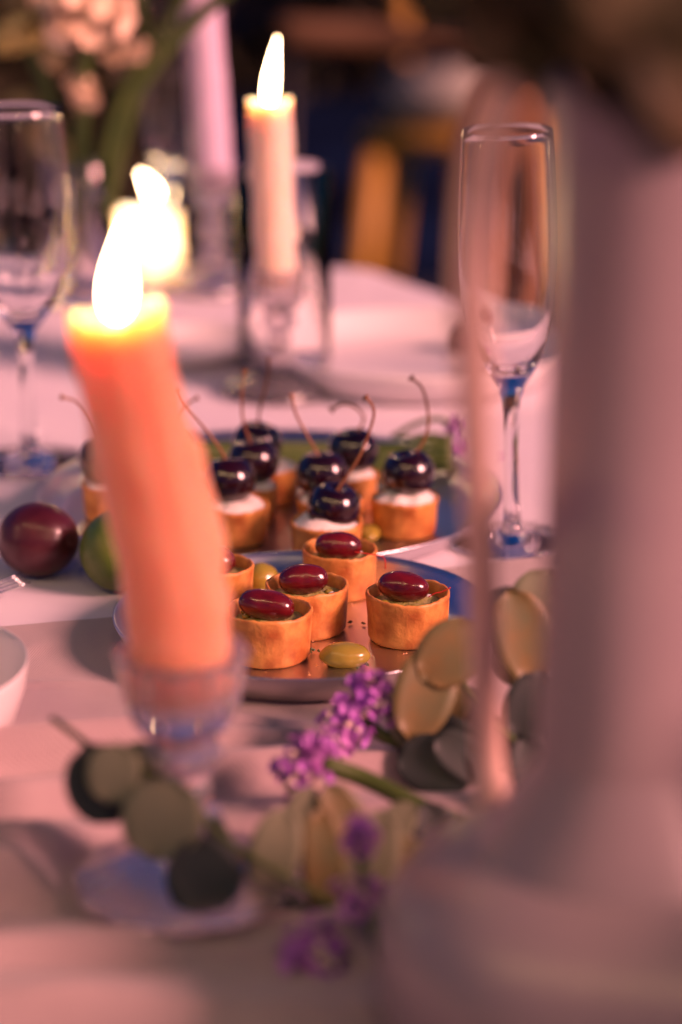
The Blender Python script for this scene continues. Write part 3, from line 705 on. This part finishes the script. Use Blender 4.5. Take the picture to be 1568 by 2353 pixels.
# ---------------- flowers in the glass vase ----------------
VB = at(192, 700, 0); VY = VB.y
e = empty('glass_vase', (VB.x, VY, TZ + .0015), 'narrow clear glass vase holding peach flowers at the back left', 'vase')
r = .026; hv = .105
link('glass_body', lathe([(0, .0002), (r * .93, .0002), (r, .002), (r, hv - .001), (r - .0008, hv), (r - .0018, hv - .001), (r - .002, .008), (0, .007)], 48), M['glass'], e)
def flower(stem_pts, head, label, m, kind='carnation', sr=.003):
    base = stem_pts[0].copy(); e = empty(kind, base, label, 'flower', 'flowers in the glass vase')
    link('stem', tube(cr([p - base for p in stem_pts], 8), sr, 8), M['green'] if kind != 'dry' else M['wood'], e)
    for (x, y, Y, rx, ry, rot) in head:
        c = dp(x, y, Y) - base; vs, fs = [], []; rs = random.Random(int(x * 7 + y)); sc = Y * 1.02 / FPX
        for k in range(70):
            d = Vector((rs.gauss(0, 1), rs.gauss(0, 1), rs.gauss(0, .9))).normalized(); q = rs.uniform(.15, .9)
            lx, lz = d.x * rx * q * sc, d.z * ry * q * sc; cs, sn = math.cos(R(rot)), math.sin(R(rot))
            pos = c + Vector((lx * cs - lz * sn, d.y * rx * q * sc, lx * sn + lz * cs)); s = min(rx, ry) * sc * rs.uniform(.3, .5)
            up = d; o1 = up.orthogonal().normalized(); o2 = up.cross(o1); b = len(vs); vs.append(pos)
            for j in range(8):
                a = j * math.pi / 4; vs.append(pos + up * s * (.5 + .2 * (j % 2)) + (o1 * math.cos(a) + o2 * math.sin(a) * .8) * s)
            for j in range(8): fs.append((b, b + 1 + j, b + 1 + (j + 1) % 8))
        link('petals', mesh('petals', vs, fs), m, e, smooth=False)
    return e
vp = Vector((VB.x, VY, TZ + .01))
def S_(pts, dx=0): return [vp + Vector((dx, 0, 0))] + [dp(x, y, Y) for x, y, Y in pts]
flower(S_([(192, 420, VY), (190, 200, VY - .01), (200, 90, VY - .02)]), [(180, 25, VY - .02, 120, 78, -5)], 'large peach carnation at the top left on a thick stem', M['peach'], sr=.0052)
flower(S_([(235, 420, VY), (275, 250, VY), (340, 130, VY)], .004), [(300, 118, VY, 72, 28, 8)], 'small peach spray bloom right of the large carnation', M['peach'], sr=.003)
flower(S_([(180, 450, VY), (175, 320, VY), (200, 260, VY - .01)], -.004), [(192, 210, VY - .01, 34, 48, 35)], 'lowest peach bud hanging before the stems', M['peach'], sr=.003)
flower(S_([(160, 420, VY), (110, 200, VY), (60, 100, VY)], -.008), [(50, 75, VY, 52, 40, 0), (10, 100, VY, 45, 30, 0)], 'yellow cream blossom at the left edge of the bouquet', M['yellow'], sr=.003)
flower(S_([(290, 280, VY - .02), (380, 120, VY - .03), (500, 0, VY - .04), (600, -80, VY - .05)], .006), [(640, -120, VY - .05, 60, 50, 0)], 'flower on a long green stalk reaching up to the right', M['peach'], sr=.0052)
flower(S_([(225, 420, VY), (330, 180, VY + .01), (335, 60, VY), (310, -40, VY)], .002), [(300, -110, VY, 60, 50, 0)], 'upright green stalk in the middle of the bouquet', M['yellow'], sr=.0035)
flower(S_([(205, 500, VY), (240, 350, VY), (290, 200, VY), (370, 80, VY), (450, -60, VY)], .003), [(480, -120, VY, 60, 50, 0)], 'second green stalk leaning right beside the lilac candle', M['peach'], sr=.004)
fb = empty('leafy_branch', vp, 'olive green leafy branch behind the peach flowers', 'branch', 'flowers in the glass vase'); rs = random.Random(11)
link('stem', tube(cr([Vector((0, 0, 0)), dp(150, 380, VY + .03) - vp, dp(60, 100, VY + .05) - vp], 6), .002, 8), M['green'], fb)
for k in range(26):
    x, y = rs.uniform(-30, 420), rs.uniform(-60, 330)
    if x > 300 and y > 150: continue
    add_leaf(fb, dp(x, y, VY + rs.uniform(.02, .10)) - vp, (rs.uniform(-1, 1), rs.uniform(-.3, .3), rs.uniform(-.2, 1)), (rs.uniform(-.3, .3), -1, .5), rs.uniform(.03, .055), rs.uniform(.007, .014), M['euc_dry'] if k % 3 == 0 else M['dark_leaf'], .2)

# ---------------- background ----------------
# chair with cushion
def wchair(loc, rz, w, label, mt, arm=False):
    e = empty('wooden_chair', loc, label, 'chair', 'wooden chairs behind the table', rz=rz)
    hw = w / 2
    link('seat', box(-hw, hw, -.22, .22, .415, .455, .008), mt, e)
    for sx in (-1, 1):
        for sy in (-1, 1):
            top = .415 if sy < 0 else .86
            a = Vector((sx * (hw + .02), sy * .23, 0)); b = Vector((sx * (hw - .03), sy * .19, .414)); pts = [a, b]
            link('leg', tube([a, b], .026, 12), mt, e)
        link('back_post', tube(cr([Vector((sx * (hw - .03), .19, .456)), Vector((sx * (hw - .02), .215, .68)), Vector((sx * (hw - .02), .25, .86))], 5), .018, 10), mt, e)
    link('backrest', tube(cr([Vector((-hw - .02, .245, .80)), Vector((0, .29, .81)), Vector((hw + .02, .245, .80))], 8), .03, 12, lambda q, p_, t: Vector((q.x, p_.y + (q.y - p_.y) * .4, p_.z + (q.z - p_.z) * 1.3))), mt, e)
    return e
c1 = dp(1123, 262, 4.75)
wchair((c1.x, c1.y + .1, 0), R(-10), .44, 'yellow wooden chair with a beige cushion beyond the far corner of the table', M['wood'])
cu = link('seat_cushion', box(-.15, .15, -.15, .15, 0, .10, .03), M['cushion'], loc=(c1.x - .05, c1.y + .1, .457)); cu.rotation_euler.z = R(8)
tag(cu, 'plump beige cushion lying on the yellow wooden chair', 'cushion')
c2 = dp(960, 100, 3.3)
e = empty('wooden_chair', (c2.x, c2.y, 0), 'black metal chair whose brown wooden top rail crosses the dark background', 'chair', rz=R(-12))
bk = mat('black_metal', (.012, .012, .014), .5)
rw = c2.z
link('backrest', tube(cr([Vector((-.19, -.02, rw + .012)), Vector((0, .03, rw)), Vector((.24, -.02, rw - .02))], 8), lambda t: .022, 14, lambda q, p_, t: Vector((q.x, p_.y + (q.y - p_.y) * .4, q.z))), M['wood_brown'], e)
for sx in (-1, 1):
    link('leg', tube([Vector((sx * .20, -.03, 0)), Vector((sx * .175, .0, rw))], .009, 8), bk, e)
    link('leg', tube([Vector((sx * .20, -.40, 0)), Vector((sx * .18, -.36, .43))], .009, 8), bk, e)
link('seat', box(-.19, .19, -.38, .0, .432, .45, .006), bk, e)
# arched chair back close behind the table, seen almost edge on
c3 = dp(1165, 430, 2.32)
e = empty('arched_chair', (c3.x, c3.y, 0), 'orange brown chair with an arched slotted back, behind the champagne flute', 'chair', 'wooden chairs behind the table', rz=R(62))
zt = dp(1165, 165, 2.32).z
bmv = []; aw = .105; N = 24; ow = .030
def arch(w, top, bot): return [Vector((-w, 0, bot))] + [Vector((-w * math.cos(math.pi * k / N), 0, top - w + w * math.sin(math.pi * k / N))) for k in range(N + 1)] + [Vector((w, 0, bot))]
A_, B_ = arch(aw, zt, .46), arch(ow, zt - .085, .50); n_ = len(A_); vs = [p + Vector((0, y, 0)) for y in (-.014, .014) for p in A_ + B_]; fs = []
for i in range(n_ - 1):
    fs += [(i, i + 1, n_ + i + 1, n_ + i), (2 * n_ + i, 3 * n_ + i, 3 * n_ + i + 1, 2 * n_ + i + 1), (i, 2 * n_ + i, 2 * n_ + i + 1, i + 1), (n_ + i, n_ + i + 1, 3 * n_ + i + 1, 3 * n_ + i)]
fs += [(0, n_, 2 * n_ - 1, n_ - 1), (2 * n_, 3 * n_ - 1, 4 * n_ - 1, 3 * n_)]
link('backrest', mesh('arch', vs, fs), M['wood_orange'], e, smooth=False)
link('seat', box(-.21, .21, -.42, .02, .42, .458, .01), M['wood_orange'], e)
for sx in (-1, 1):
    for y in (-.38, -.02): link('leg', tube([Vector((sx * .20, y, 0)), Vector((sx * .18, y, .42))], .016, 10), M['wood_orange'], e)
# greenery bowl added out of view to shade the near end of the table
ga = empty('shading_greenery', (.37, .49, TZ + .004), 'unseen low bowl of greenery added right of the jug to shade the table', 'arrangement'); rs = random.Random(21)
link('bowl', lathe([(0, 0), (.05, 0), (.075, .03), (.08, .07), (.077, .07), (.07, .035), (.045, .006), (0, .006)], 32), M['ewer'], ga)
for k in range(150):
    a = rs.uniform(0, 6.28); q = .17 * math.sqrt(rs.random())
    add_leaf(ga, (q * math.cos(a), q * math.sin(a) * 1.0, rs.uniform(.04, .15)), (math.cos(a), math.sin(a), rs.uniform(-.2, .6)), (rs.uniform(-.6, .9), rs.uniform(-.6, .6), 1), rs.uniform(.05, .075), rs.uniform(.014, .022), M['euc'], .2)
# hedges
def hedge(x0, x1, y0, y1, h, n, label, seed):
    rs = random.Random(seed); b = Vector(((x0 + x1) / 2, (y0 + y1) / 2, 0)); e = empty('hedge', b, label, 'hedge', 'dark hedges round the garden'); vs, fs = [], []
    for k in range(n):
        p = Vector((rs.uniform(x0, x1), rs.uniform(y0, y1), rs.uniform(.02, h))) - b
        p.z *= .9 + .15 * nz(p, .8, seed); d = Vector((rs.gauss(0, 1), rs.gauss(0, 1), rs.gauss(0, 1))).normalized(); o1 = d.orthogonal().normalized() * .05; o2 = d.cross(o1) * .6
        i = len(vs); vs += [p - o1, p - o2, p + o1, p + o2]; fs.append((i, i + 1, i + 2, i + 3))
    tag(link('foliage', mesh('hedge', vs, fs), M['hedge'], e, smooth=False), kind='stuff')
    for k in range(6):
        x = x0 + (x1 - x0) * (k + .5) / 6 - b.x; link('trunk', tube([Vector((x, 0, 0)), Vector((x, 0, h * .8))], .04, 8), M['bark'], e)
hedge(-4.5, 4.5, 8.5, 9.6, 2.0, 26000, 'long dark hedge closing the garden behind the chairs', 1)
hedge(-3.2, -.35, 4.6, 5.5, 1.5, 14000, 'lower olive brown hedge behind the bouquet, left', 2)

# string of festoon bulbs hung over the table, above the frame (seen as glints in glass and fruit)
ca = empty('festoon_lights', (0, .2, 2.2), 'string of warm bulbs hanging above the table', 'string lights')
pts = [Vector((-1.8, -.9 + .9, .25)), Vector((-.9, -.2, .02)), Vector((0, -.5, -.05)), Vector((.9, -.7, .02)), Vector((1.8, -.9, .25))]
cpts = cr(pts, 6); link('cable', tube(cpts, .004, 6), M['black'], ca)
for k in range(1, len(cpts) - 1, 3):
    p = cpts[k]; bm = bmesh.new(); bmesh.ops.create_icosphere(bm, subdivisions=2, radius=.028); me = bpy.data.meshes.new('bulb'); bm.to_mesh(me); bm.free()
    link('bulb', me, M['bulb'], ca, loc=p - Vector((0, 0, .05)))
    link('socket', tube([p, p - Vector((0, 0, .025))], .012, 8), M['black'], ca)
